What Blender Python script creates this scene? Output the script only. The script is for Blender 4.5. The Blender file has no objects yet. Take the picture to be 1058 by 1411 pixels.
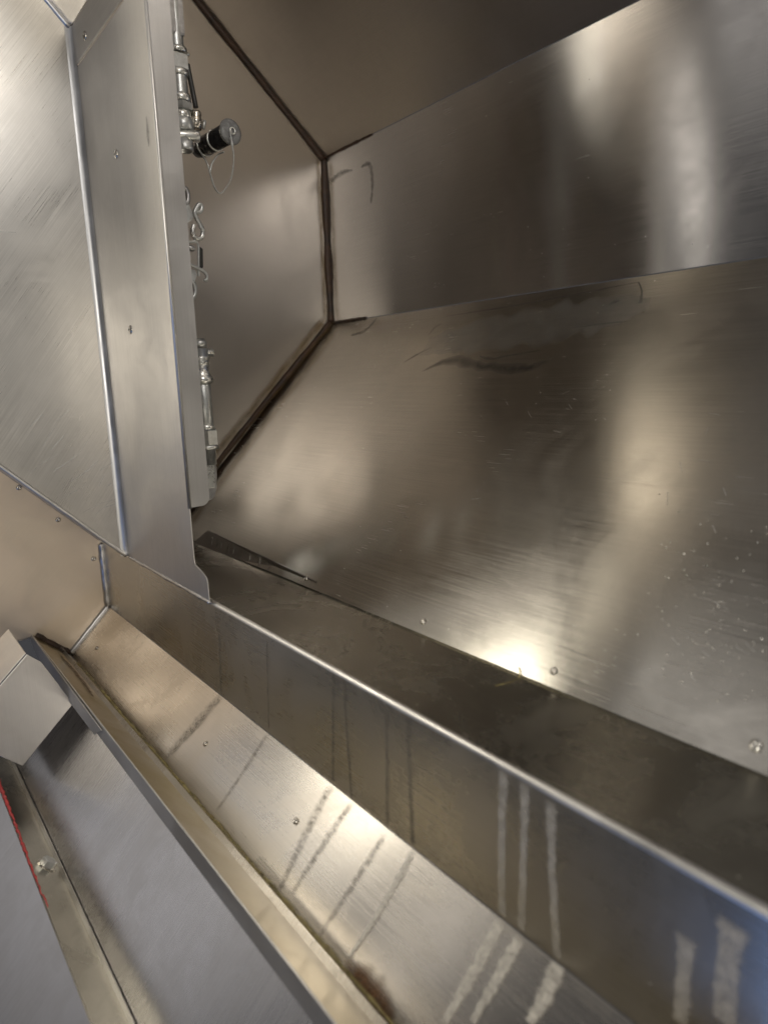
import bpy, bmesh, math, random
from mathutils import Vector, Matrix, noise

random.seed(7)
S = bpy.context.scene
COL = S.collection
V = Vector

# ------------------------------------------------------------------ camera
W0, H0, F0 = 1058.0, 1411.0, 945.0
RX = V((0.6112924, 0.13010615, -0.78063691))
RY = V((0.79076981, -0.13992215, 0.59590679))
RZ = V((-0.03169726, -0.98157739, -0.18841736))
cam = bpy.data.cameras.new('camera')
cam_o = bpy.data.objects.new('camera', cam)
COL.objects.link(cam_o)
cam.sensor_fit = 'HORIZONTAL'
cam.sensor_width = 36.0
cam.lens = F0 * 36.0 / W0
cam.clip_start = 0.01
cam.clip_end = 100.0
M = Matrix(((RX[0], -RX[1], -RX[2]), (RY[0], -RY[1], -RY[2]), (RZ[0], -RZ[1], -RZ[2])))
cam_o.matrix_world = M.to_4x4()
cam.dof.use_dof = True
cam.dof.focus_distance = 0.92
cam.dof.aperture_fstop = 6.0
S.camera = cam_o

# ------------------------------------------------------------------ light
world = bpy.data.worlds.new('World')
S.world = world
world.use_nodes = True
bg = world.node_tree.nodes['Background']
bg.inputs[0].default_value = (0.60, 0.60, 0.64, 1)
bg.inputs[1].default_value = 0.085


def area(name, loc, target, sx, sy, power, col):
    l = bpy.data.lights.new(name, 'AREA')
    l.shape = 'RECTANGLE'
    l.size, l.size_y = sx, sy
    l.energy = power
    l.color = col
    o = bpy.data.objects.new(name, l)
    COL.objects.link(o)
    o.location = loc
    o.rotation_euler = (V(target) - V(loc)).to_track_quat('-Z', 'Y').to_euler()
    return o


area('hood_lamp', (0.10, 0.20, 0.79), (-1.0, 0.22, 0.45), 0.20, 0.20, 2.8, (1.0, 0.97, 0.92))
area('near_fill', (0.0, -0.40, 0.12), (-0.9, 0.3, 0.05), 0.30, 0.30, 4.2, (1.0, 0.95, 0.85))  # added fill by the camera, brightens the filler, end panel and ledge
area('left_band_fill', (-1.38, -0.33, 0.55), (-0.6, 0.5, 0.05), 0.26, 0.64, 3.8, (1.0, 0.93, 0.79))  # added tall light, shaped to give the slope its diagonal band
area('left_streak_fill', (-1.36, -0.30, 0.62), (-0.6, 0.5, 0.05), 0.020, 0.45, 0.4, (1.0, 0.94, 0.82))  # added narrow strip, makes the thin streak on the back panel
area('far_streak_fill', (-1.62, -1.28, 0.80), (-0.5, 0.8, 0.2), 0.07, 0.7, 0.50, (1.0, 0.94, 0.86))  # strip light added at far left for the broad back panel streak
area('low_left_fill', (-1.50, -0.50, 0.10), (-0.6, 0.3, -0.4), 0.5, 0.4, 0.1, (1.0, 0.93, 0.80))  # weak added fill that puts a highlight on the ledge
area('slope_right_fill', (-0.72, -0.15, 0.79), (-0.6, 0.4, -0.1), 0.40, 0.30, 0.28, (1.0, 0.96, 0.92))  # added fill for the right side of the slope
area('far_left_fill', (-2.30, -1.20, 0.0), (-0.6, 0.3, -0.4), 0.9, 0.9, 1.5, (0.98, 0.97, 1.0))  # large soft fill, added for the underside and lower left panels
area('low_right_fill', (1.0, -0.30, -0.42), (-1.2, 0.22, -0.22), 0.4, 0.4, 2.8, (1.0, 0.91, 0.76))  # added low fill from the right for the brown end panel and box
area('right_end_fill', (1.05, 0.42, 0.2), (-1.0, 0.4, 0.1), 0.4, 0.5, 0.5, (1.0, 0.95, 0.86))  # fill added at the right end, lifts the end and side panels
area('blue_reflection_fill', (-0.34, -1.5, -1.3), (-0.1, 0.3, -0.3), 0.4, 0.5, 5.5, (0.20, 0.42, 1.0))  # added blue light, gives the trough face its blue reflection

S.view_settings.view_transform = 'Standard'
S.view_settings.look = 'None'
S.view_settings.gamma = 1.0
S.view_settings.exposure = 0.0
S.view_settings.use_curve_mapping = False
S.cycles.max_bounces = 7
S.cycles.glossy_bounces = 6
S.cycles.transparent_max_bounces = 12
S.cycles.sample_clamp_indirect = 4.0
S.cycles.caustics_reflective = True


# ------------------------------------------------------------------ placing helpers
def ray(x, y):
    q = V((x - W0 / 2, y - H0 / 2, F0))
    return V((RX.dot(q), RY.dot(q), RZ.dot(q)))


def on_plane(x, y, nrm, d):
    r = ray(x, y)
    return r * (d / V(nrm).dot(r))


XE = -1.205        # end wall
YF = 0.309         # trough face / filler front
YB = 0.80          # back panel
NX, NY, NZ = (1, 0, 0), (0, 1, 0), (0, 0, 1)


def face_pt(x, y): return on_plane(x, y, NY, YF)
def back_pt(x, y): return on_plane(x, y, NY, YB)
def slope_pt(x, y): return on_plane(x, y, (0, 1, -1), 0.683)
def ledge_pt(x, y): return on_plane(x, y, (0, 1, -1), 0.677)
def end_pt(x, y): return on_plane(x, y, NX, XE)
def floor_pt(x, y): return on_plane(x, y, (0, 0.0402, 1), -0.2390)
def px_at(x, y, X): return on_plane(x, y, NX, X)


# ------------------------------------------------------------------ materials
class NT:
    def __init__(s, name):
        s.m = bpy.data.materials.new(name)
        s.m.use_nodes = True
        s.t = s.m.node_tree
        s.b = s.t.nodes['Principled BSDF']
        s.tc = s.t.nodes.new('ShaderNodeTexCoord')

    def n(s, t, **k):
        o = s.t.nodes.new(t)
        for a, b in k.items():
            setattr(o, a, b)
        return o

    def l(s, a, b): s.t.links.new(a, b)

    def math(s, op, a, b=None, clamp=False):
        o = s.n('ShaderNodeMath', operation=op, use_clamp=clamp)
        for i, v in enumerate((a, b)):
            if v is None: continue
            if isinstance(v, (int, float)): o.inputs[i].default_value = v
            else: s.l(v, o.inputs[i])
        return o.outputs[0]

    def noise(s, vec, scale, detail=3, rough=0.5, dist=0.0):
        o = s.n('ShaderNodeTexNoise')
        s.l(vec, o.inputs['Vector'])
        o.inputs['Scale'].default_value = scale
        o.inputs['Detail'].default_value = detail
        o.inputs['Roughness'].default_value = rough
        o.inputs['Distortion'].default_value = dist
        return o.outputs['Fac']

    def mapping(s, vec, scale=(1, 1, 1), rot=(0, 0, 0), loc=(0, 0, 0)):
        o = s.n('ShaderNodeMapping')
        s.l(vec, o.inputs['Vector'])
        o.inputs['Scale'].default_value = scale
        o.inputs['Rotation'].default_value = rot
        o.inputs['Location'].default_value = loc
        return o.outputs[0]

    def ramp(s, fac, lo, hi, a=0.0, b=1.0):
        o = s.n('ShaderNodeMapRange', clamp=True)
        s.l(fac, o.inputs[0])
        for i, v in enumerate((lo, hi, a, b)):
            o.inputs[i + 1].default_value = v
        return o.outputs[0]

    def mix(s, fac, a, b, blend='MIX'):
        o = s.n('ShaderNodeMix', data_type='RGBA', blend_type=blend)
        if isinstance(fac, (int, float)): o.inputs[0].default_value = fac
        else: s.l(fac, o.inputs[0])
        for i, v in ((6, a), (7, b)):
            if isinstance(v, tuple): o.inputs[i].default_value = (*v[:3], 1)
            else: s.l(v, o.inputs[i])
        return o.outputs[2]


def steel(name, col=(0.56, 0.54, 0.51), rough=0.26, aniso=0.75, wob=0.0016, smear=0.16, scratch=1.0,
          grain=1.0, film=0.10, tint=(0.45, 0.36, 0.22), tint_amt=0.0, wob_scale=4.0, blotch=0.0, fine=0.35, film_col=(0.42, 0.39, 0.35)):
    """brushed stainless: the grain runs along U of the UV map"""
    s = NT(name)
    uv, ob = s.tc.outputs['UV'], s.tc.outputs['Object']
    b = s.b
    g = s.noise(s.mapping(uv, (7, 1100, 1)), 1.0, 2, 0.6)
    sm = s.noise(ob, 6.5, 5, 0.62, 1.6)
    smr = s.ramp(sm, 0.42, 0.70)
    sm2 = s.noise(ob, 24.0, 5, 0.62, 2.0)
    sm2r = s.ramp(sm2, 0.42, 0.74)
    masks = None
    for i, (a, sx, sy, th) in enumerate(((0.45, 14, 620, 0.775), (-0.8, 20, 800, 0.78))):
        q = s.noise(s.mapping(uv, (sx, sy, 1), (0, 0, a), (i * 3.1, i * 1.7, 0)), 1.0, 0, 0.5)
        q = s.ramp(q, th - 0.05, th)
        masks = q if masks is None else s.math('MAXIMUM', masks, q)
    scr = s.math('MULTIPLY', s.math('MULTIPLY', masks, s.ramp(sm, 0.50, 0.66)), 0.45 * scratch, True)
    # small dried specks
    vo = s.n('ShaderNodeTexVoronoi', feature='F1')
    s.l(ob, vo.inputs['Vector'])
    vo.inputs['Scale'].default_value = 75.0
    spk = s.math('LESS_THAN', vo.outputs['Distance'], 0.06)
    spk = s.math('MULTIPLY', spk, s.ramp(sm2, 0.54, 0.62))
    # roughness
    r = s.math('ADD', s.math('MULTIPLY', s.math('SUBTRACT', g, 0.5), 0.14 * grain), rough)
    r = s.math('ADD', r, s.math('MULTIPLY', smr, smear))
    r = s.math('ADD', r, s.math('MULTIPLY', sm2r, smear * fine))
    r = s.math('ADD', r, s.math('MULTIPLY', scr, 0.22))
    r = s.math('ADD', r, s.math('MULTIPLY', spk, 0.25), True)
    s.l(r, b.inputs['Roughness'])
    # colour
    dark = tuple(c * (1 - 0.16 * grain) for c in col)
    c = s.mix(s.ramp(g, 0.30, 0.70), dark, col)
    c = s.mix(s.math('MULTIPLY', sm2r, 0.30 * fine), c, tuple(x * 0.62 for x in col))
    if tint_amt > 0:
        c = s.mix(s.math('MULTIPLY', smr, tint_amt), c, tint)
    c = s.mix(s.math('MULTIPLY', scr, 0.30), c, (0.75, 0.74, 0.72))
    s.l(c, b.inputs['Base Color'])
    # oily or dusty film: partly non metallic
    fl = s.math('MULTIPLY', s.ramp(sm, 0.34, 0.66, 0.35, 1.0), film)
    if blotch > 0:
        fl = s.math('ADD', fl, s.math('MULTIPLY', sm2r, blotch))
    fl = s.math('ADD', fl, s.math('MULTIPLY', s.math('MAXIMUM', scr, spk), 0.22), True)
    b.inputs['Metallic'].default_value = 1.0
    b.inputs['Anisotropic'].default_value = aniso
    b.inputs['Anisotropic Rotation'].default_value = 0.25
    tg = s.n('ShaderNodeTangent', direction_type='UV_MAP')
    tg.uv_map = 'UVMap'
    s.l(tg.outputs[0], b.inputs['Tangent'])
    # relief: panel waviness, grain, scratches
    h = s.math('MULTIPLY', s.noise(ob, wob_scale, 1.5, 0.4), wob)
    h = s.math('ADD', h, s.math('MULTIPLY', g, 0.000008 * grain))
    bp = s.n('ShaderNodeBump')
    bp.inputs['Distance'].default_value = 1.0
    bp.inputs['Strength'].default_value = 1.0
    s.l(h, bp.inputs['Height'])
    s.l(bp.outputs[0], b.inputs['Normal'])
    df = s.n('ShaderNodeBsdfDiffuse')
    df.inputs['Color'].default_value = (*film_col, 1)
    s.l(bp.outputs[0], df.inputs['Normal'])
    mx = s.n('ShaderNodeMixShader')
    s.l(fl, mx.inputs[0])
    s.l(b.outputs[0], mx.inputs[1])
    s.l(df.outputs[0], mx.inputs[2])
    s.l(mx.outputs[0], s.t.nodes['Material Output'].inputs['Surface'])
    return s.m


def simple(name, col, rough=0.4, metal=0.0, var=0.25, scale=60.0, bump=0.0002, alpha=None, col2=None, a_lo=0.40, a_hi=0.6, a_scale=90.0, a_min=0.0, fade=0.0):
    s = NT(name)
    ob = s.tc.outputs['Object']
    nz = s.noise(ob, scale, 5, 0.6, 0.5)
    f = s.ramp(nz, 0.35, 0.65)
    c = s.mix(f, tuple(x * (1 - var) for x in col) if col2 is None else col2, col)
    s.l(c, s.b.inputs['Base Color'])
    s.l(s.math('ADD', s.math('MULTIPLY', f, 0.15), rough - 0.07, True), s.b.inputs['Roughness'])
    s.b.inputs['Metallic'].default_value = metal
    bp = s.n('ShaderNodeBump')
    bp.inputs['Distance'].default_value = bump
    s.l(s.noise(ob, scale * 2.2, 4), bp.inputs['Height'])
    s.l(bp.outputs[0], s.b.inputs['Normal'])
    if alpha is not None:
        an = s.noise(ob, a_scale, 5, 0.7, 0.4)
        al = s.math('MULTIPLY', s.ramp(an, a_lo, a_hi, a_min, 1.0), alpha, True)
        if fade > 0:                                  # thin towards the rim of the stain
            sp = s.n('ShaderNodeSeparateXYZ')
            s.l(s.tc.outputs['UV'], sp.inputs[0])
            wv = s.math('ADD', s.math('ABSOLUTE', sp.outputs['Y']), s.math('MULTIPLY', s.math('SUBTRACT', an, 0.5), fade))
            al = s.math('MULTIPLY', al, s.ramp(wv, 1.0, 1.0 - fade))
            al = s.math('MULTIPLY', al, s.math('MULTIPLY', s.ramp(sp.outputs['X'], 0.0, 0.10), s.ramp(sp.outputs['X'], 1.0, 0.95)))
        s.l(al, s.b.inputs['Alpha'])
    return s.m


MAT = {
    'end': steel('end_wall_steel', (0.46, 0.42, 0.38), 0.30, 0.0, 0.0014, 0.05, 0.1, 0.12, 0.02, fine=0.2),
    'back': steel('back_steel', (0.56, 0.54, 0.52), 0.20, 0.92, 0.0016, 0.05, 0.3, 0.8, 0.006, wob_scale=3.2),
    'ceil': steel('upper_slope_steel', (0.53, 0.49, 0.45), 0.34, 0.6, 0.0012, 0.06, 0.3, 0.4, 0.06),
    'slope': steel('lower_slope_steel', (0.60, 0.57, 0.51), 0.17, 0.86, 0.0024, 0.07, 0.8, 1.2, 0.006, blotch=0.008, wob_scale=3.6),
    'floor': steel('trough_floor_steel', (0.44, 0.42, 0.36), 0.20, 0.7, 0.0026, 0.12, 0.6, 0.8, 0.02, blotch=0.03),
    'face': steel('trough_face_steel', (0.56, 0.54, 0.50), 0.26, 0.7, 0.0010, 0.06, 0.3, 0.7, 0.04, fine=0.15),
    'ledge': steel('ledge_steel', (0.64, 0.60, 0.55), 0.25, 0.6, 0.0009, 0.08, 0.4, 0.9, 0.04, tint_amt=0.15, film_col=(0.5, 0.46, 0.41)),
    'gutter': steel('gutter_steel', (0.54, 0.48, 0.37), 0.30, 0.5, 0.0010, 0.14, 0.3, 0.6, 0.16, tint=(0.42, 0.32, 0.12), tint_amt=0.5, film_col=(0.42, 0.34, 0.18)),
    'under': steel('underside_steel', (0.58, 0.56, 0.55), 0.26, 0.5, 0.0030, 0.06, 1.2, 1.4, 0.05, blotch=0.03, fine=0.4),
    'post': steel('filler_steel', (0.64, 0.61, 0.57), 0.38, 0.6, 0.0016, 0.08, 0.3, 0.9, 0.10, film_col=(0.5, 0.46, 0.42)),
    'side': steel('filler_side_steel', (0.62, 0.60, 0.57), 0.29, 0.2, 0.0008, 0.07, 2.6, 1.3, 0.07, blotch=0.06),
    'bracket': steel('bracket_steel', (0.62, 0.60, 0.58), 0.34, 0.3, 0.0008, 0.10, 0.5, 0.6, 0.26, film_col=(0.5, 0.48, 0.46)),
    'edge': simple('bright_edge_steel', (0.70, 0.68, 0.65), 0.40, 1.0, 0.08, 20, 0.0),
    'fold': simple('rounded_fold_steel', (0.60, 0.60, 0.61), 0.42, 1.0, 0.10, 20, 0.0),
    'brown': steel('lower_end_steel', (0.64, 0.56, 0.47), 0.34, 0.3, 0.0014, 0.12, 0.4, 0.6, 0.70, tint=(0.56, 0.42, 0.28), tint_amt=0.5, fine=0.3, film_col=(0.72, 0.60, 0.47)),
    'mottled': steel('mottled_steel', (0.60, 0.58, 0.57), 0.34, 0.2, 0.0012, 0.06, 1.6, 1.2, 0.08, blotch=0.16, fine=0.6, film_col=(0.38, 0.36, 0.35)),
    'scuff': simple('white_scuff', (0.90, 0.89, 0.87), 0.40, 0.5, 0.2, 120, 0.0, alpha=0.65, a_lo=0.35, a_hi=0.55, a_scale=300, a_min=0.1, fade=0.8),
    'weld': simple('weld_bead_steel', (0.52, 0.51, 0.51), 0.38, 1.0, 0.25, 90, 0.0002),
    'rivet': simple('rivet_steel', (0.62, 0.58, 0.52), 0.25, 1.0, 0.3, 200, 0.0001),
    'zinc': simple('zinc_plate', (0.66, 0.67, 0.66), 0.40, 0.85, 0.25, 140, 0.0002),
    'chrome': simple('bright_zinc', (0.80, 0.80, 0.77), 0.30, 0.9, 0.2, 120, 0.0001),
    'black': simple('black_anodised', (0.02, 0.02, 0.022), 0.30, 0.0, 0.3, 120, 0.0001),
    'cable': simple('cable_jacket', (0.035, 0.033, 0.03), 0.45, 0.0, 0.3, 120, 0.0001),
    'cap': simple('clear_grey_cap', (0.30, 0.30, 0.30), 0.22, 0.0, 0.3, 90, 0.0001, alpha=0.85, a_min=0.8),
    'sealant': simple('brown_sealant', (0.080, 0.042, 0.024), 0.55, 0.0, 0.5, 30, 0.0006, col2=(0.026, 0.015, 0.010)),
    'heat': simple('heat_tint', (0.34, 0.22, 0.08), 0.40, 0.3, 0.3, 50, 0.0001, alpha=0.62, a_lo=0.3, a_hi=0.6, a_scale=30, a_min=0.3, fade=0.95),
    'grease': simple('yellow_grease', (0.46, 0.39, 0.15), 0.30, 0.0, 0.35, 120, 0.0008, col2=(0.30, 0.23, 0.09), alpha=0.85, a_lo=0.40, a_hi=0.58, a_scale=26, a_min=0.40),
    'red': simple('red_sealant', (0.50, 0.035, 0.03), 0.38, 0.0, 0.4, 150, 0.001),
    'drip_and_reflection': simple('dried_drip_and_reflection', (0.56, 0.52, 0.46), 0.55, 0.0, 0.3, 220, 0.0003, alpha=0.52, a_lo=0.30, a_hi=0.62, a_scale=130, a_min=0.40, fade=0.35),
    'drip_pale': simple('pale_crusted_drip', (0.74, 0.70, 0.63), 0.55, 0.0, 0.25, 240, 0.0004, alpha=0.72, a_lo=0.34, a_hi=0.60, a_scale=210, a_min=0.35, fade=0.45),
    'film_patch': simple('wiped_film', (0.30, 0.29, 0.26), 0.50, 0.0, 0.3, 60, 0.0001, alpha=0.20, a_lo=0.30, a_hi=0.62, a_scale=30, a_min=0.35, fade=0.25),
    'drip_thin': simple('faint_dried_drip', (0.16, 0.14, 0.11), 0.50, 0.0, 0.3, 220, 0.0003, alpha=0.45, a_lo=0.3, a_hi=0.6, a_scale=150, a_min=0.40, fade=0.5),
    'speckle': simple('speckled_drip', (0.20, 0.17, 0.14), 0.60, 0.0, 0.3, 260, 0.0004, alpha=0.60, a_lo=0.42, a_hi=0.62, a_scale=330, a_min=0.18, fade=0.7),
    'mark': simple('smudge_and_reflection', (0.016, 0.015, 0.014), 0.40, 0.0, 0.4, 90, 0.0002, alpha=0.50, a_lo=0.30, a_hi=0.6, a_scale=55, a_min=0.15, fade=0.9),
    'rust': simple('rust_stain', (0.17, 0.075, 0.022), 0.50, 0.0, 0.5, 120, 0.0004, alpha=0.9, a_lo=0.34, a_hi=0.55, a_scale=70, a_min=0.25, fade=0.9),
    'drop': simple('dried_droplet', (0.62, 0.60, 0.56), 0.18, 0.8, 0.2, 120, 0.0001),
}


# ------------------------------------------------------------------ object helpers
def tag(o, label=None, cat=None, group=None, kind=None):
    if label: o['label'] = label
    if cat: o['category'] = cat
    if group: o['group'] = group
    if kind: o['kind'] = kind
    return o


def root(name, loc, label, cat, group=None):
    o = bpy.data.objects.new(name, None)
    o.empty_display_size = 0.05
    COL.objects.link(o)
    o.location = loc
    return tag(o, label, cat, group)


def world_of(o):
    m = Matrix.Translation(o.location)
    return world_of(o.parent) @ o.matrix_parent_inverse @ m if o.parent else m


def obj(name, bm, mat, parent=None, u=None, v=None, smooth=False, bevel=0.0):
    """bm holds world coordinates; u, v give the planar UV frame in metres"""
    bmesh.ops.recalc_face_normals(bm, faces=bm.faces)
    if u is not None:
        lay = bm.loops.layers.uv.new('UVMap')
        u, v = V(u), V(v)
        for f in bm.faces:
            for l in f.loops:
                l[lay].uv = (l.vert.co.dot(u), l.vert.co.dot(v))
    me = bpy.data.meshes.new(name)
    bm.to_mesh(me)
    bm.free()
    if smooth:
        for p in me.polygons: p.use_smooth = True
    o = bpy.data.objects.new(name, me)
    COL.objects.link(o)
    me.materials.append(MAT[mat])
    if parent:
        o.parent = parent
        o.matrix_parent_inverse = world_of(parent).inverted()
    if bevel:
        m = o.modifiers.new('bevel', 'BEVEL')
        m.width = bevel
        m.segments = 2
        m.limit_method = 'ANGLE'
    return o


def plate_bm(pts, thick):
    """flat polygon extruded by the vector thick"""
    bm = bmesh.new()
    vs = [bm.verts.new(p) for p in pts]
    f = bm.faces.new(vs)
    r = bmesh.ops.extrude_face_region(bm, geom=[f])
    for e in r['geom']:
        if isinstance(e, bmesh.types.BMVert): e.co += V(thick)
    return bm


def strip_x(x0, x1, a, b, thick):
    """sheet running along X between profile points a and b (Y, Z)"""
    return plate_bm([(x0, *a), (x1, *a), (x1, *b), (x0, *b)], (0, *thick))


def lathe_bm(base, axis, prof, seg=20, bm=None, start=0.0):
    bm = bm or bmesh.new()
    axis = V(axis).normalized()
    a = axis.orthogonal().normalized()
    b = axis.cross(a)
    rings = []
    for t, r in prof:
        c = V(base) + axis * t
        rings.append([bm.verts.new(c + (a * math.cos(q) + b * math.sin(q)) * r)
                      for q in (start + 2 * math.pi * i / seg for i in range(seg))])
    for r0, r1 in zip(rings, rings[1:]):
        for i in range(seg):
            bm.faces.new((r0[i], r0[(i + 1) % seg], r1[(i + 1) % seg], r1[i]))
    bm.faces.new(rings[0])
    bm.faces.new(rings[-1])
    return bm


def smooth_path(pts, n):
    pts = [V(p) for p in pts]
    P = [pts[0]] + pts + [pts[-1]]
    out = []
    for i in range(len(pts) - 1):
        p0, p1, p2, p3 = P[i:i + 4]
        for k in range(n):
            t = k / n
            out.append(0.5 * ((2 * p1) + (p2 - p0) * t + (2 * p0 - 5 * p1 + 4 * p2 - p3) * t * t + (3 * p1 - p0 - 3 * p2 + p3) * t ** 3))
    out.append(pts[-1])
    return out


def tube_bm(pts, r, seg=8, closed=False, bm=None, jitter=0.0, flat=None, seed=0.0):
    """r: number or function of the fraction along; flat=(normal, factor) squashes it"""
    bm = bm or bmesh.new()
    pts = [V(p) for p in pts]
    n = len(pts)
    rings = []
    prev = None
    for i, p in enumerate(pts):
        d = (pts[(i + 1) % n] - pts[i - 1]) if closed else (pts[min(i + 1, n - 1)] - pts[max(i - 1, 0)])
        d.normalize()
        a = d.orthogonal() if prev is None else prev - d * prev.dot(d)
        a.normalize()
        prev = a
        b = d.cross(a)
        rr = r(i / max(1, n - 1)) if callable(r) else r
        ring = []
        for k in range(seg):
            q = 2 * math.pi * k / seg
            o = (a * math.cos(q) + b * math.sin(q)) * rr
            if jitter: o *= 1 + jitter * noise.noise((p + o) * 90 + V((seed, 0, 0)))
            if flat:
                nn = V(flat[0]).normalized()
                o -= nn * o.dot(nn) * (1 - flat[1])
            ring.append(bm.verts.new(p + o))
        rings.append(ring)
    rng = range(n) if closed else range(n - 1)
    for i in rng:
        r0, r1 = rings[i], rings[(i + 1) % n]
        for k in range(seg):
            bm.faces.new((r0[k], r0[(k + 1) % seg], r1[(k + 1) % seg], r1[k]))
    if not closed:
        bm.faces.new(rings[0])
        bm.faces.new(rings[-1])
    return bm


def line(a, b, n): return [V(a).lerp(V(b), i / n) for i in range(n + 1)]


def bead(name, a, b, r, mat, parent, jitter=0.5, flat=None, n=60, wander=0.0, seed=0.0):
    vary = 0.40 if mat == 'sealant' else 0.10
    pts = line(a, b, n)
    if wander:
        pts = [p + noise.noise_vector(p * 14 + V((seed, 1, 2))) * wander for p in pts]
    rf = lambda t: r * (1.0 + vary * noise.noise(V((t * 7 + seed, seed, 0.3))))
    return obj(name, tube_bm(pts, rf, 8, jitter=jitter, flat=flat, seed=seed), mat, parent, smooth=True)


def rivet(parent, p, nrm, r=0.0042, mat='rivet', name='rivet'):
    nrm = V(nrm).normalized()
    prof = [(-0.0008, r), (0.0, r), (0.0010, r * 0.92), (0.0018, r * 0.62), (0.0020, r * 0.32), (0.0011, r * 0.26), (0.0010, r * 0.05)]
    return obj(name, lathe_bm(V(p), nrm, prof, 14), mat, parent, smooth=True)


def streak(parent, pts, widths, nrm, mat, name='drip_and_reflection_streak', lift=0.0005, seed=0.0, n=28, rag=0.35):
    """thin dried run lying on a panel: ragged strip with a little thickness"""
    nrm = V(nrm).normalized()
    pts = smooth_path(pts, n)
    m = len(pts)
    bm = bmesh.new()
    L, Rr = [], []
    for i, p in enumerate(pts):
        d = (pts[min(i + 1, m - 1)] - pts[max(i - 1, 0)]).normalized()
        sd = d.cross(nrm).normalized()
        t = i / (m - 1)
        k = t * (len(widths) - 1)
        j = min(int(k), len(widths) - 2)
        w = widths[j] * (1 - (k - j)) + widths[j + 1] * (k - j)
        wl = w * 0.5 * (1 + rag * noise.noise(V((t * 17 + seed, seed, 0))))
        wr = w * 0.5 * (1 + rag * noise.noise(V((t * 17 + seed, seed + 9, 0))))
        L.append(bm.verts.new(p + nrm * lift - sd * wl))
        Rr.append(bm.verts.new(p + nrm * lift + sd * wr))
    lay = bm.loops.layers.uv.new('UVMap')
    C0 = [bm.verts.new((a.co + b.co) * 0.5) for a, b in zip(L, Rr)]
    for i in range(m - 1):
        for A_, B_, va, vb in ((L, C0, -1, 0), (C0, Rr, 0, 1)):
            f = bm.faces.new((A_[i], A_[i + 1], B_[i + 1], B_[i]))
            for lp, uvv in zip(f.loops, ((i, va), (i + 1, va), (i + 1, vb), (i, vb))):
                lp[lay].uv = (uvv[0] / (m - 1), uvv[1])
    return obj(name, bm, mat, parent)


# ------------------------------------------------------------------ the hood
XR = 1.1
hood = root('exhaust_hood', (-0.2, 0.5, -0.44), 'stainless steel extractor hood shell with sloped plenum, trough and grease gutter', 'hood')
T = 0.0015

end_poly = [(0.815, 0.425), (0.815, 0.115), (0.432, -0.268), (YF + 0.01, -0.268), (YF + 0.01, -0.374), (0.240, -0.447),
            (0.186, -0.397), (0.0, -0.397), (0.0, 0.84), (0.335, 0.84)]
end_wall = obj('end_wall', plate_bm([(XE, y, z) for y, z in end_poly], (-T, 0, 0)), 'end', hood, (0, 0, 1), (0, 1, 0))
low_end = obj('lower_end_panel', plate_bm([(XE + 0.003, y, z) for y, z in ((0.306, -0.2535), (0.0, 0.0525), (0.0, -0.395), (0.187, -0.3935), (0.2375, -0.4375), (0.3065, -0.3705))], (-T, 0, 0)), 'brown', hood, (0, 0.7, 0.7), (0, 0.7, -0.7))
back = obj('back_panel', strip_x(XE, XR, (YB, 0.118), (YB, 0.428), (T, 0)), 'back', hood, NX, NZ)
upper = obj('upper_sloped_panel', strip_x(XE, XR, (0.7995, 0.429), (0.330, 0.840), (T, T)), 'ceil', hood, NX, (0, -0.75, 0.66))
roof = obj('roof_panel', strip_x(XE, XR, (0.330, 0.842), (0.0, 0.842), (0, T)), 'ceil', hood, NX, NY)
slope = obj('lower_sloped_panel', strip_x(XE, XR, (0.7995, 0.1165), (0.4285, -0.2545), (T, -T)), 'slope', hood, NX, (0, 0.7071, 0.7071))
floor = obj('trough_floor', strip_x(XE, XR, (0.4305, -0.2562), (YF + 0.004, -0.2515), (0, -T)), 'floor', hood, NX, NY)
face = obj('trough_face', strip_x(XE, XR, (YF, -0.2560), (YF, -0.3695), (T, 0)), 'face', hood, NX, NZ)
# rolled front edge of the trough
bm = bmesh.new()
prof = []
for i in range(9):
    q = math.radians(180 - i * 11.25)
    prof.append((YF + 0.0045 + 0.0045 * math.cos(q), -0.2560 + 0.0045 * math.sin(q)))
va = [bm.verts.new((XE, y, z)) for y, z in prof]
vb = [bm.verts.new((XR, y, z)) for y, z in prof]
for i in range(8): bm.faces.new((va[i], vb[i], vb[i + 1], va[i + 1]))
obj('rolled_edge', bm, 'edge', hood, NX, NZ, smooth=True)

ledge = obj('drip_ledge', strip_x(XE, XR, (YF - 0.001, -0.3695), (0.2385, -0.4390), (T, -T)), 'ledge', hood, NX, (0, 0.7071, 0.7071))
gutter = obj('gutter_wall', strip_x(XE, XR, (0.2380, -0.4395), (0.1865, -0.3925), (-0.0011, -0.0011)), 'gutter', hood, NX, (0, -0.74, 0.67))
obj('gutter_hem', strip_x(XE, XR, (0.1845, -0.3905), (0.1845, -0.4140), (0.0016, 0)), 'bracket', hood, NX, NZ, bevel=0.0006)
under = obj('underside_panel', strip_x(XE, XR, (0.2250, -0.4200), (0.1170, -0.5280), (T, -T)), 'under', hood, (0, 0.7071, 0.7071), NX)
obj('underside_fold', strip_x(XE, XR, (0.1180, -0.5245), (0.1150, -0.5275), (-0.001, 0.001)), 'edge', hood, NX, NZ)
flange = obj('bolted_flange', strip_x(XE, XR, (0.1165, -0.5290), (0.0850, -0.4975), (-T, -T)), 'floor', hood, NX, (0, -0.7071, 0.7071))

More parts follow.
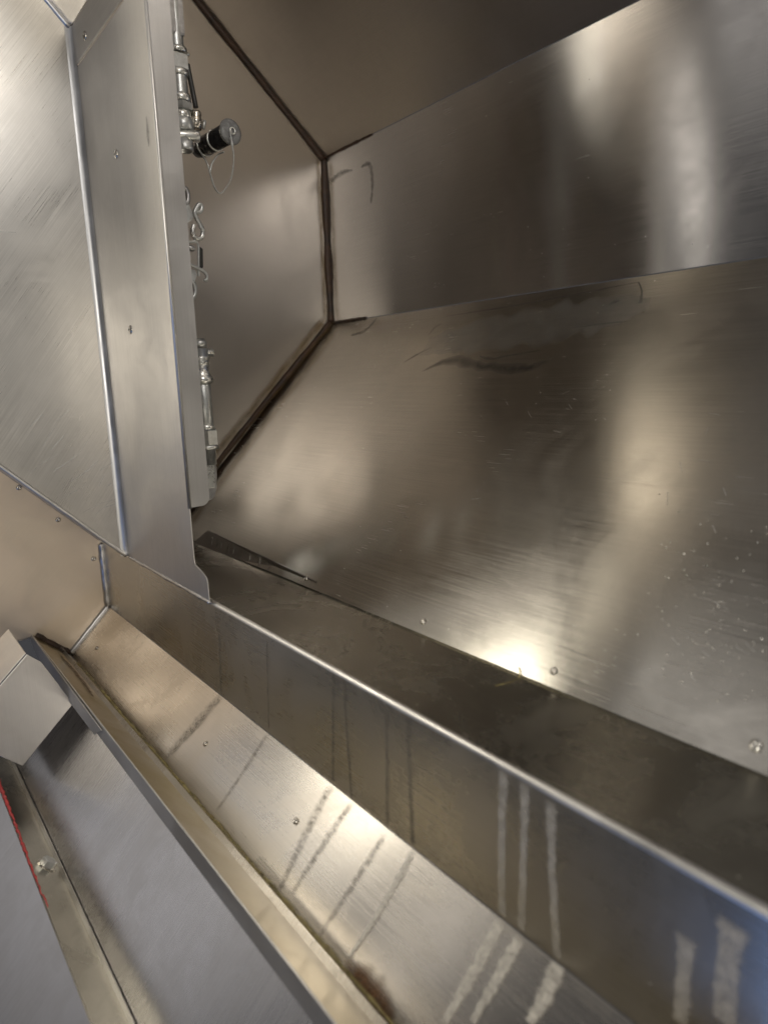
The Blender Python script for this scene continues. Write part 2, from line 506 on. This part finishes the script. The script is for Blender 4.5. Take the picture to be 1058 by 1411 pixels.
# step standing in for a dark reflection at the slope foot, dying rightwards
a0, a1 = slope_pt(292, 735), slope_pt(436, 802)
b0, b1 = floor_pt(270, 748), floor_pt(440, 814)
nn = V((0, -1, 1)).normalized()
bm = plate_bm([a0 + nn * 0.009, a1 + nn * 0.001, b1 + V((0, -0.001, 0.001)), b0 + V((0, -0.004, 0.0005))], (0, 0.001, 0.001))
obj('reflection_step', bm, 'back', slope, NX, (0, 0.7, 0.7))

# brown sealant in the plenum corners
ec = [V((XE + 0.001, *p)) for p in ((0.430, -0.240), (0.798, 0.120), (0.798, 0.427), (0.335, 0.834))]
bead('sealant_bead', ec[0], ec[1], 0.0058, 'sealant', end_wall, 0.12, None, 70, 0.0015, 1.0)
bead('sealant_bead', ec[1], ec[2], 0.0060, 'sealant', end_wall, 0.12, None, 50, 0.0015, 2.0)
bead('sealant_bead', ec[2], ec[3], 0.0058, 'sealant', end_wall, 0.12, None, 80, 0.0015, 3.0)
bead('sealant_bead', V((XE, 0.799, 0.4285)), V((XE + 0.16, 0.799, 0.4285)), 0.0022, 'sealant', end_wall, 0.5, None, 24, 0.0006, 4.0)
bead('sealant_bead', V((XE, 0.799, 0.1185)), V((XE + 0.12, 0.799, 0.1185)), 0.0022, 'sealant', end_wall, 0.5, None, 24, 0.0006, 5.0)
bead('sealant_bead', V((XE + 0.005, 0.237, -0.436)), V((XE + 0.005, 0.190, -0.393)), 0.0048, 'sealant', low_end, 0.4, None, 24, 0.0, 6.0)
for par, a, b, off, nr, w in ((slope, ec[0], ec[1], V((0.012, 0, 0)), (0, -1, 1), .030), (end_wall, ec[0], ec[1], V((0.0, -.010, .010)), (1, 0, 0), .022), (end_wall, ec[1], ec[2], V((0, -.012, 0)), (1, 0, 0), .016)):
    streak(par, [a + off, (a + b) / 2 + off, b + off], [w, w * .8, w], nr, 'heat', 'heat_tint', 0.0012, a.z * 9, 16, 0.5)
# pale weld beads round the end of trough face and ledge
bead('weld_bead', V((XE + 0.004, YF - 0.001, -0.258)), V((XE + 0.004, YF - 0.001, -0.370)), 0.0060, 'weld', low_end, 0.12, None, 40, 0.0, 7.0)
bead('weld_bead', V((XE + 0.004, YF - 0.002, -0.370)), V((XE + 0.004, 0.240, -0.437)), 0.0055, 'weld', low_end, 0.12, None, 40, 0.0, 8.0)
# grease lying in the gutter
bead('grease_line', V((XE + 0.06, 0.2365, -0.4370)), V((XR, 0.2365, -0.4370)), 0.0021, 'grease', gutter, 0.9, None, 300, 0.0010, 9.0)
rp = [ledge_pt(472, 1330), ledge_pt(498, 1352), ledge_pt(518, 1378), ledge_pt(540, 1408)]
streak(gutter, rp, [0.010, 0.026, 0.030, 0.012], (0, -1, 1), 'rust', 'rust_stain', 0.0012, 3.0, 10, 0.8)
gw = lambda x, y: on_plane(x, y, (0, 0.67, 0.74), 0.67 * 0.238 - 0.74 * 0.4395)
streak(gutter, [gw(82, 903), gw(110, 935), gw(128, 962)], [0.010, 0.014, 0.005], (0, 0.67, 0.74), 'rust', 'rust_stain', 0.0012, 5.0, 10, 0.8)

# rivets and screw holes
for x, y in ((422, 797), (583, 857), (763, 925)): rivet(slope, slope_pt(x, y), (0, -1, 1), 0.0036)
rivet(slope, slope_pt(1042, 1028), (0, -1, 1), 0.0046, 'drop')
for x, y in ((283, 1025), (408, 1132), (133, 893)): rivet(ledge, ledge_pt(x, y), (0, -1, 1), 0.0032)
for x, y in ((129, 770), (26, 672), (80, 716)): rivet(low_end, on_plane(x, y, NX, XE + 0.003), (1, 0, 0), 0.0042)

# dried runs on the trough face and on down the ledge
FN, LN = (0, -1, 0), (0, -1, 1)
mm = 0.00042
runs = [((302, 872), (305, 955), 7, 'drip_thin'), ((368, 880), (371, 1005), 5, 'drip_thin'), ((459, 925), (459, 1078), 8, 'drip_thin'),
        ((474, 932), (485, 1102), 8, 'drip_thin'), ((533, 975), (534, 1138), 9, 'drip_thin'), ((562, 990), (569, 1166), 10, 'drip_thin'),
        ((694, 1060), (692, 1262), 15, 'drip_and_reflection'), ((724, 1077), (719, 1284), 14, 'drip_and_reflection'), ((759, 1102), (768, 1322), 15, 'drip_and_reflection'),
        ((946, 1290), (938, 1411), 20, 'drip_and_reflection'), ((1011, 1270), (998, 1411), 30, 'drip_and_reflection')]
for i, (a, b, w, m) in enumerate(runs):
    pa, pb = face_pt(*a), face_pt(*b)
    s = (pa.length / F0) * w * 1.05
    mid = pa.lerp(pb, 0.5) + V((random.uniform(-.001, .001), 0, 0))
    streak(face, [pa, mid, pb], [s * 1.35, s * 0.9, s, s * 0.95], FN, m, seed=i * 3.3)
runs2 = [((306, 958), (228, 1045), 20, 'speckle'), ((286, 985), (236, 1040), 12, 'speckle'), ((369, 1010), (298, 1118), 8, 'speckle'),
         ((456, 1082), (384, 1228), 16, 'speckle'), ((485, 1106), (402, 1232), 13, 'speckle'), ((530, 1150), (440, 1290), 12, 'speckle'),
         ((570, 1172), (480, 1322), 11, 'drip_pale'), ((692, 1268), (612, 1411), 19, 'drip_pale'), ((718, 1292), (650, 1411), 17, 'drip_pale'),
         ((770, 1328), (728, 1411), 22, 'drip_pale')]
for i, (a, b, w, m) in enumerate(runs2):
    pa, pb = ledge_pt(*a), ledge_pt(*b)
    s = (pa.length / F0) * w * 1.1
    mid = pa.lerp(pb, 0.5) + V((random.uniform(-.002, .002), 0, 0))
    streak(ledge, [pa, mid, pb], [s * 0.9, s, s * 0.8, s * 0.5], LN, m, seed=40 + i * 2.7)

# black smudges on the back; slope strokes are dark reflections painted as flat marks
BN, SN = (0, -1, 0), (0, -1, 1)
dark_marks = [(back, back_pt, BN, [(497, 230), (509, 226), (513, 250), (511, 280)], [.004, .011, .010, .006]),
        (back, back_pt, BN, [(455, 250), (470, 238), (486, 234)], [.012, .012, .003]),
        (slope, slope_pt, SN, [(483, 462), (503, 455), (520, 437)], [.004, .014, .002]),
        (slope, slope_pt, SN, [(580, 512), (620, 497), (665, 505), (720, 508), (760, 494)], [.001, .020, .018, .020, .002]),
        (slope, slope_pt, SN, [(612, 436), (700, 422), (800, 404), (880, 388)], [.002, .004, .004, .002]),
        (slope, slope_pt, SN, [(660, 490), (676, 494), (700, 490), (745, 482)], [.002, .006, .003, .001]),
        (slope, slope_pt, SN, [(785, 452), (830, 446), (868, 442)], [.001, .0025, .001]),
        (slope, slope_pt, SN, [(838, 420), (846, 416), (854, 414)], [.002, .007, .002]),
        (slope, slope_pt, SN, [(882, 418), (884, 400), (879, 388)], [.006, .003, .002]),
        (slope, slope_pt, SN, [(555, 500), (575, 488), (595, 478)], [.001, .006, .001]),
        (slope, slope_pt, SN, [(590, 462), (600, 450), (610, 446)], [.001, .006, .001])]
for i, (par, fn, nr, pts, ws) in enumerate(dark_marks):
    streak(par, [fn(*p) for p in pts], ws, nr, 'mark', 'smudge_and_reflection', 0.0006, 90 + i * 5.1, 10, 0.6)

streak(slope, [slope_pt(*p) for p in ((585, 478), (660, 460), (760, 446), (850, 428), (895, 418))], [.040, .075, .085, .060, .020], SN, 'film_patch', 'wiped_film', 0.0004, 61, 12, 0.5)
for pts in (((683, 946), (700, 942), (716, 935)), ((716, 935), (717, 926), (715, 919))):
    streak(slope, [slope_pt(*p) if p[1] < 931 else floor_pt(*p) for p in pts], [.0012, .0014, .0008], SN, 'grease', 'yellow_tick', 0.0012, 62, 6, 0.5)
for i, (x, y) in enumerate(((300, 745), (312, 752), (330, 757), (352, 768), (366, 772))):  # pale streaks painting the toothed reflection onto the step
    streak(slope, [slope_pt(x, y) + nn * 0.010, slope_pt(x - 3, y + 10) + nn * 0.007], [.004, .003], SN, 'drip_and_reflection', 'drip_and_reflection_streak', 0.001, 63 + i, 6, 0.5)

# beads of dried liquid on the right of the slope: too many and small to count
bm = bmesh.new()
k = 0
while k < 260:
    x, y = random.gauss(975, 75), random.gauss(880, 85)
    if not (790 < x < 1150 and 640 < y < 1010): continue
    p = slope_pt(x, y)
    if p.z < -0.235: continue
    k += 1
    r = random.uniform(0.0003, 0.0011) * random.uniform(0.6, 1.1)
    lathe_bm(p, SN, [(0, r), (r * .4, r * .75), (r * .6, r * .2)], 6, bm)
tag(obj('dried_droplets', bm, 'drop', slope, smooth=True), kind='stuff')

# ------------------------------------------------------------------ filler box at the left
XS, XP = -1.05, -0.782
fil = root('filler_box', (-0.92, YF, -0.25), 'riveted stainless filler panel with folded flange left of the plenum opening', 'panel')
post_poly = [(XS, -0.2500), (-0.7455, -0.2500), (-0.7458, -0.226), (-0.7485, -0.2215), (-0.760, -0.2165), (-0.7800, -0.2115), (-0.7815, -0.205),
             (XP, -0.146), (XP, 0.4245), (XS, 0.4245)]
post = obj('front_panel', plate_bm([(x, YF - 0.004, z) for x, z in post_poly], (0, T, 0)), 'post', fil, NZ, NX, bevel=0.0005)
top = obj('top_panel', plate_bm([(XS, YF - 0.005, 0.4262), (XP, YF - 0.005, 0.4262), (XP, YF - 0.005, 0.474), (XS, YF - 0.005, 0.474)], (0, T, 0)), 'post', fil, NX, NZ, bevel=0.0005)
obj('top_return', strip_x(XS, XP, (YF - 0.0055, 0.4745), (0.10, 0.6795), (T, T)), 'post', fil, NX, (0, -.7, .7))
# return flange with a rounded lower corner
fl = [(YF - 0.003, 0.62), (0.3325, 0.62), (0.3315, -0.132)]
for i in range(7):
    q = math.radians(i * 15)
    fl.append((0.3215 + 0.010 * math.cos(q), -0.132 - 0.010 * math.sin(q)))
fl.append((YF - 0.003, -0.1425))
obj('return_flange', plate_bm([(XP - 0.0005, y, z) for y, z in fl], (-T, 0, 0)), 'bracket', fil, NZ, NY, bevel=0.0004)
bm = lathe_bm((XP - 0.0012, YF - 0.0032, -0.1435), NZ, [(0, 0.0022), (0.78, 0.0022)], 10)
obj('folded_edge', bm, 'edge', fil, smooth=True)
side_poly = [(YF - 0.004, -0.250), (YF - 0.004, 0.474), (0.10, 0.680), (0.0, 0.680), (0.0, 0.055)]
side = obj('side_panel', plate_bm([(XS, y, z) for y, z in side_poly], (-T, 0, 0)), 'side', fil, (0, 0.6, 0.8), (0, 0.8, -0.6), bevel=0.0005)
obj('underside', plate_bm([(XS - 0.002, YF - 0.004, -0.2515), (XS - 0.002, 0.0, 0.0535), (XE + 0.001, 0.0, 0.0535), (XE + 0.001, YF - 0.004, -0.2515)], (0, T, T)), 'post', fil, (0, .7, -.7), NX)
obj('rear_closure', plate_bm([(XE + 0.001, YF - 0.002, -0.2490), (XS - 0.002, YF - 0.002, -0.2490), (XS - 0.002, YF - 0.002, 0.680), (XE + 0.001, YF - 0.002, 0.680)], (0, T, 0)), 'back', fil, NZ, NX)
# rounded inside corners
def fillet(name, a, b, d1, d2, r, mat, par, seg=8):
    """concave fillet between two planes leaving the edge a-b along d1 and d2"""
    a, b, d1, d2 = V(a), V(b), V(d1), V(d2)
    bm = bmesh.new()
    rows = []
    for i in range(seg + 1):
        q = math.pi / 2 * i / seg
        o = d1 * (r * (1 - math.sin(q))) + d2 * (r * (1 - math.cos(q)))
        rows.append((bm.verts.new(a + o), bm.verts.new(b + o)))
    for r0, r1 in zip(rows, rows[1:]): bm.faces.new((r0[0], r1[0], r1[1], r0[1]))
    return obj(name, bm, mat, par, b - a, d1, smooth=True)
fillet('corner_fold', (XS + 0.0003, YF - 0.0043, -0.250), (XS + 0.0003, YF - 0.0043, 0.474), (1, 0, 0), (0, -1, 0), 0.009, 'fold', fil)
bead('corner_weld', V((XS, YF - 0.006, 0.474)), V((XS, 0.14, 0.640)), 0.0045, 'weld', fil, 0.12, None, 40, 0.0, 11.0)
bead('bottom_weld', V((XS + 0.01, YF - 0.003, -0.2515)), V((-0.7455, YF - 0.003, -0.2515)), 0.0028, 'weld', fil, 0.35, None, 90, 0.0004, 12.0)
bead('edge_weld', V((XS + 0.0015, YF - 0.006, -0.2500)), V((XS + 0.0015, 0.10, -0.046)), 0.0030, 'edge', fil, 0.15, None, 60, 0.0, 13.0)
for x, y in ((160, 212), (180, 454)): rivet(post, on_plane(x, y, NY, YF - 0.004), (0, -1, 0), 0.0058)
rivet(top, on_plane(117, 49, NY, YF - 0.005), (0, -1, 0), 0.0058)
for o in (post, top):
    o.data.materials.append(MAT['back'])
    for p in o.data.polygons:
        if p.normal.y > 0.9: p.material_index = 1
ps = on_plane(204, 183, NY, YF - 0.0045)
streak(post, [ps + V((0, 0, .018)), ps, ps - V((0, 0, .014))], [.003, .011, .003], FN, 'drip_thin', 'dull_spot', 0.0004, 77, 8, 0.3)

def scuffs(name, par, fn, nrm, spots, ln, wd, ang, spread, seed):
    rnd = random.Random(seed)
    nrm = V(nrm).normalized()
    bm = bmesh.new()
    lay = bm.loops.layers.uv.new('UVMap')
    for x, y, n, sg in spots:
        for _ in range(n):
            p = fn(rnd.gauss(x, sg), rnd.gauss(y, sg))
            q = rnd.gauss(ang, spread)
            e = (V((0, 0, 1)) - nrm * nrm.z).normalized()
            d = e * math.sin(q) + e.cross(nrm) * math.cos(q)
            sd = d.cross(nrm)
            l, w = ln * rnd.uniform(0.3, 1.4), wd * rnd.uniform(0.5, 1.3)
            bend = sd * rnd.uniform(-0.02, 0.02) * l
            rows = [(p + nrm * 0.0005 + d * l * (t - 0.5) + bend * (1 - (2 * t - 1) ** 2), t) for t in (0, .25, .5, .75, 1)]
            vs = [[bm.verts.new(c + sd * w * k) for k in (-.5, 0, .5)] for c, t in rows]
            for i in range(4):
                for j in (0, 1):
                    f = bm.faces.new((vs[i][j], vs[i + 1][j], vs[i + 1][j + 1], vs[i][j + 1]))
                    for lp, (uu, vv) in zip(f.loops, ((rows[i][1], j - 1), (rows[i + 1][1], j - 1), (rows[i + 1][1], j), (rows[i][1], j))):
                        lp[lay].uv = (uu, vv)
    return tag(obj(name, bm, 'scuff', par), kind='stuff')
side_pt = lambda x, y: on_plane(x, y, NX, XS)
scuffs('scuff_marks', side, side_pt, NX, ((110, 640, 9, 26), (140, 690, 8, 14), (60, 600, 5, 25), (30, 300, 6, 60)), 0.026, 0.0012, 0.6, 0.25, 5)
scuffs('scratch_marks', slope, slope_pt, SN, ((660, 690, 4, 14), (800, 555, 6, 22), (700, 560, 3, 30), (960, 640, 7, 40), (1000, 880, 6, 30)), 0.013, 0.0006, -0.7, 0.5, 6)
scuffs('scratch_marks', floor, floor_pt, NZ.__class__((0, -0.02, 1)), ((480, 860, 8, 22), (440, 880, 5, 20), (560, 900, 5, 30)), 0.016, 0.0006, 0.2, 0.8, 7)

# ------------------------------------------------------------------ bracket box hanging on the gutter
XB = -0.961
box = root('bracket_box', (XB - 0.05, 0.13, -0.48), 'small folded sheet steel box clipped below the gutter lip', 'bracket')
A = px_at(37, 902, XB); B = px_at(57, 913, XB); C = px_at(101, 970, XB); D = px_at(31, 1056, XB)
E2 = D + (A - B).normalized() * 0.075
G = A + (D - C).normalized() * ((C - D).length * 0.98) + (A - B).normalized() * 0.0
dn = (D - C).normalized()
A2 = A + dn * 0.11
bm = plate_bm([A, B, C, D, E2, A2], (-T, 0, 0))
obj('end_plate', bm, 'bracket', box, NX.__class__((0, 0, 1)), (0, 1, 0), bevel=0.0005)
o1 = V((-0.004, 0, 0))
obj('top_plate', plate_bm([A + o1 + V((0, -.001, .001)), A + V((-0.125, -.001, .001)), A2 + V((-0.125, -.001, .001)), A2 + o1 + V((0, -.001, .001))], (0, 0.0011, -0.0011)), 'bracket', box, NX, dn, bevel=0.0004)
obj('bottom_plate', plate_bm([C + o1, C + V((-0.125, 0, 0)), D + V((-0.125, 0, 0)), D + o1], (0, 0.0011, -0.0011) if False else (0, -0.0011, 0.0011)), 'bracket', box, NX, dn)
tz = -0.4225
obj('clip_tab', plate_bm([(-1.200, 0.1835, -0.393), (-1.200, 0.1835, -0.404), (-1.150, 0.1835, tz), (-0.838, 0.1835, tz + .006), (-0.831, 0.1835, tz + 0.011), (-0.800, 0.1835, -0.3945), (-1.17, 0.1835, -0.388)], (0, -0.0012, 0)), 'bracket', box, NX, NZ, bevel=0.0004)

# ------------------------------------------------------------------ panel with red sealant, lower left
flue = root('wall_panel', (-0.4, 0.0, -0.6), 'mottled grey steel panel with red sealant along its edge at lower left', 'panel')
obj('sheet', strip_x(XE, XR, (0.0835, -0.4970), (-0.15, -0.7300), (T, -T)), 'mottled', flue, (0, .7, .7), NX)
rl = lambda x, y: on_plane(x, y, (0, 1, -1), 0.5785)
rpts = [rl(*p) for p in ((-14, 1040), (0, 1082), (14, 1118), (30, 1160), (45, 1200), (58, 1232), (66, 1250))]
obj('red_sealant', tube_bm([p + noise.noise_vector(p * 160) * 0.0014 for p in smooth_path(rpts, 26)], lambda t: 0.0026 * (1.0 - 0.75 * t) * (1 + 0.5 * noise.noise(V((t * 40, 0, 0)))), 8, jitter=0.5, flat=((0, -1, 1), 0.5)), 'red', flue, smooth=True)
# bolt on the flange
fp = on_plane(64, 1193, (0, 0.7071, 0.7071), 0.7071 * (0.1165 - 0.5290))
fn = V((0, 0.7071, 0.7071))
bolt = obj('bolt_head', lathe_bm(fp, fn, [(0, .0085), (.0065, .0085), (.0072, .0078)], 6, start=0.4), 'zinc', flange)
obj('washer', lathe_bm(fp, fn, [(-0.0005, .0110), (.001, .0110)], 18), 'rivet', flange, smooth=False)

# ------------------------------------------------------------------ fittings behind the filler panel
XN = -0.95
def at(x, y, X=XN): return px_at(x, y, X)
k = 0.001                                             # one photo pixel is about a millimetre there

noz = root('suppression_nozzle', at(250, 205), 'plated pipe fitting with black nozzle, round cap and wire lanyard', 'nozzle')
p0 = at(246, 100)
def zz(y): return at(246 + (y - 100) * 0.085, y).z
def vert(name, y0, y1, r, mat, par, seg=20, prof=None, off=(0, 0, 0), smooth=True):
    b = V((p0.x, p0.y, zz(y1))) + V(off)
    h = zz(y0) - zz(y1)
    prof = prof or [(0, r * .93), (h * .06, r), (h * .94, r), (h, r * .93)]
    return obj(name, lathe_bm(b, NZ, prof, seg), mat, par, smooth=smooth)
vert('riser_pipe', -30, 70, 0.0095, 'zinc', noz)
vert('clamp', -10, 50, 0.013, 'weld', noz, 4, smooth=False)
vert('snap_ring', 66, 73, 0.0135, 'chrome', noz)
cl = at(252, 71); obj('clip_end', tube_bm([cl, cl + V((0.001, .008, -.002))], 0.0022, 8), 'chrome', noz, smooth=True)
vert('square_union', 75, 97, 0.0140, 'zinc', noz, 4, smooth=False)
vert('collar', 96, 105, 0.0125, 'chrome', noz)
h = zz(105) - zz(130)
vert('threaded_nipple', 105, 130, 0.010, 'zinc', noz, 18, [(h * i / 24, 0.0100 + (0.0007 if i % 2 else 0)) for i in range(25)])
vert('coupling', 130, 141, 0.0135, 'chrome', noz)
vert('hex_nut', 142, 153, 0.0155, 'zinc', noz, 6, smooth=False)
vert('bushing', 153, 164, 0.0120, 'chrome', noz)
vert('hub', 164, 180, 0.0145, 'zinc', noz)
c0 = at(247, 187)
obj('branch_tube', lathe_bm(c0 + V((0, -.012, 0)), (0.25, 0.96, 0.02), [(0, .0065), (.002, .0075), (.036, .0075), (.038, .006)], 16), 'chrome', noz, smooth=True)
b = V((p0.x, p0.y, zz(208)))
obj('open_socket', lathe_bm(b, NZ, [(.012, .0075), (.0005, .0095), (0, .0105), (0.0, .0115), (.003, .0120), (.016, .0115)], 20), 'zinc', noz, smooth=True)
obj('side_lug', lathe_bm(at(270, 160), (0, 0.1, 1), [(-.016, .0075), (-.005, .0085), (0, .0065), (.003, .0075), (.006, .0068)], 14), 'rivet', noz, smooth=True)
obj('lug_hook', lathe_bm(at(281, 172), (0, 0.3, 1), [(-.005, .002), (.006, .0026), (.007, .001)], 10), 'zinc', noz, smooth=True)
obj('actuation_cable', tube_bm(smooth_path([at(258, 88), at(264, 118), at(270, 148)], 8), 0.0035, 8), 'cable', noz, smooth=True)
# nozzle body pointing out of the corner
cap = at(318, 181, XN + 0.015)
base = at(272, 207, XN - 0.075)
ax = (cap - base).normalized(); Ln = (cap - base).length
body = obj('nozzle_body', lathe_bm(base, ax, [(0, .010), (Ln * .12, .0125), (Ln * .20, .0135), (Ln * .96, .0135), (Ln * .97, .0125)], 24), 'black', noz, smooth=True)
for i, (t, r) in enumerate(((0.24, .0143), (0.55, .0146), (0.93, .0146))):
    obj('ring_band', lathe_bm(base + ax * Ln * t, ax, [(0, r - .001), (.0005, r), (.0022, r), (.0027, r - .001)], 28), 'chrome', body, smooth=True)
capo = obj('blow_off_cap', lathe_bm(base + ax * Ln * 0.975, ax, [(0, .0155), (.0015, .0170), (.003, .0165), (.0050, .0120), (.0056, .004)], 28), 'cap', noz, smooth=True)
ce = base + ax * (Ln * 0.975 + 0.007)
e1 = ax.orthogonal().normalized(); e2 = ax.cross(e1)
obj('eyelet', tube_bm([ce + (e1 * math.cos(q) + e2 * math.sin(q)) * .0040 for q in [i * math.pi / 8 for i in range(16)]], .0013, 8, True), 'chrome', capo, smooth=True)
lan = [cap + V((0.006, -.004, -.003)), at(320, 200, -.925), at(322, 218, -.93), at(319, 243, -.94), at(311, 259), at(303, 266), at(296, 258), at(290, 240), at(286, 226), at(277, 210, -.96)]
obj('lanyard', tube_bm(smooth_path(lan, 8), 0.0012, 6), 'zinc', noz, smooth=True)
obj('lanyard', tube_bm(smooth_path([at(290, 236), at(292, 225), at(300, 213, -.945), at(309, 209, -.935)], 6), 0.0012, 6), 'zinc', noz, smooth=True)
obj('crimp', tube_bm([at(318, 189, -.928), at(320, 200, -.928)], 0.0022, 8), 'chrome', noz, smooth=True)

link = root('fusible_link', at(262, 400), 'galvanised fusible link with hooks on bent brackets beside the filler flange', 'fusible link')
def plate_px(name, pts, mat, par, X=XN, th=0.0016): return obj(name, plate_bm([at(x, y, X) for x, y in pts], (th, 0, 0)), mat, par, bevel=0.0004)
def wire_px(name, pts, r, mat, par, X=XN, closed=False, n=6):
    r *= 1.35
    P = [at(p[0], p[1], X + (p[2] if len(p) > 2 else 0)) for p in pts]
    P = smooth_path(P + ([P[0]] if closed else []), n)
    if closed: P = P[:-1]
    return obj(name, tube_bm(P, r, 8, closed), mat, par, smooth=True)
wire_px('eye', [(246, 266), (250, 259), (256, 260), (259, 268), (258, 278), (252, 280)], 0.0026, 'weld', link)
plate_px('upper_bracket', [(244, 276), (258, 276), (263, 289), (266, 296), (265, 302), (254, 310), (244, 312)], 'zinc', link)
wire_px('upper_hook', [(270, 292), (276, 291), (278, 284), (274, 281), (270, 287), (268, 293), (271, 301), (275, 308), (277, 314)], 0.0022, 'zinc', link, -.947)
wire_px('ring', [(267, 309), (265, 318), (267, 325), (273, 329), (278, 326), (279, 317), (276, 309)], 0.0023, 'chrome', link, -.949)
wire_px('stem', [(268, 326), (268, 334)], 0.0011, 'zinc', link)
wire_px('frame_wire', [(246, 333), (262, 333), (270, 333), (273, 337), (273.5, 348), (273.5, 372), (274, 380)], 0.0012, 'zinc', link, -.948)
plate_px('link_plate', [(273, 338), (279, 343), (279.5, 368), (274, 373)], 'cable', link, -.955)
obj('solder_stud', lathe_bm(at(257, 340), (0, 1, -.15), [(0, .003), (.006, .0042), (.010, .0038), (.012, .002)], 12), 'weld', link, smooth=True)
wire_px('lower_hook', [(246, 357), (258, 362), (272, 369), (281, 374), (285, 380), (284, 386), (281, 385)], 0.0018, 'zinc', link, -.946)
plate_px('lower_bracket', [(247, 366), (268, 372), (271, 378), (268, 388), (262, 393), (262, 400), (248, 400)], 'zinc', link)
wire_px('eye', [(264, 387), (268, 393), (269, 402), (266, 410), (260, 416), (254, 416)], 0.0024, 'zinc', link, -.949)

con = root('conduit_drop', at(290, 690), 'plated vertical conduit with hex nut and flattened end strap below the link', 'conduit')
q0 = at(280, 540)
def zc(y): return at(280 + (y - 540) * 0.08, y).z
def vc(name, y0, y1, prof, mat, seg=20, smooth=True):
    h = zc(y0) - zc(y1)
    return obj(name, lathe_bm((q0.x, q0.y, zc(y1)), NZ, [(t * h, r) for t, r in prof], seg), mat, con, smooth=smooth)
vc('pipe', 480, 640, [(0, .0112), (1, .0112)], 'zinc')
vc('top_stud', 466, 478, [(0, .0105), (.6, .0105), (.7, .009), (1, .007)], 'zinc')
obj('saddle', lathe_bm(q0 * 1.0 + V((0, -.022, zc(484) - q0.z)), (0, 1, -.04), [(0, .0050), (.002, .0062), (.040, .0062), (.0415, .0050)], 16), 'chrome', con, smooth=True)
vc('neck', 490, 505, [(0, .010), (.3, .0125), (.5, .0105), (.75, .013), (1, .011)], 'chrome')
vc('coupling', 505, 530, [(0, .0105), (.10, .0150), (.30, .0165), (.45, .0140), (.6, .0118), (1, .0112)], 'chrome')
vc('flare', 583, 592, [(0, .0125), (.5, .0130), (.8, .0108), (1, .0095)], 'chrome')
vc('hex_nut', 592, 613, [(0, .0150), (.06, .0160), (.94, .0160), (1, .0150)], 'zinc', 6, False)
vc('washer', 613, 619, [(0, .0150), (.2, .0165), (.8, .0165), (1, .015)], 'chrome')
# strap: flattened end with a rounded bottom, a little curved
def pc(x, y, X=-.945): return px_at(x, y, X)
st = [(262, 622), (293, 621), (297, 632), (299, 645), (299.5, 672), (297, 683), (292, 689), (284, 691), (268, 690)]
bm = plate_bm([pc(x, y) for x, y in st], (-0.010, 0.002, 0))
obj('end_strap', bm, 'weld', con, bevel=0.002)
plate = [(270, 640), (295, 640), (296, 672), (272, 674)]
obj('strap_face', plate_bm([pc(x, y, -.9445) for x, y in plate], (0.0012, 0, 0)), 'chrome', con, bevel=0.0006)
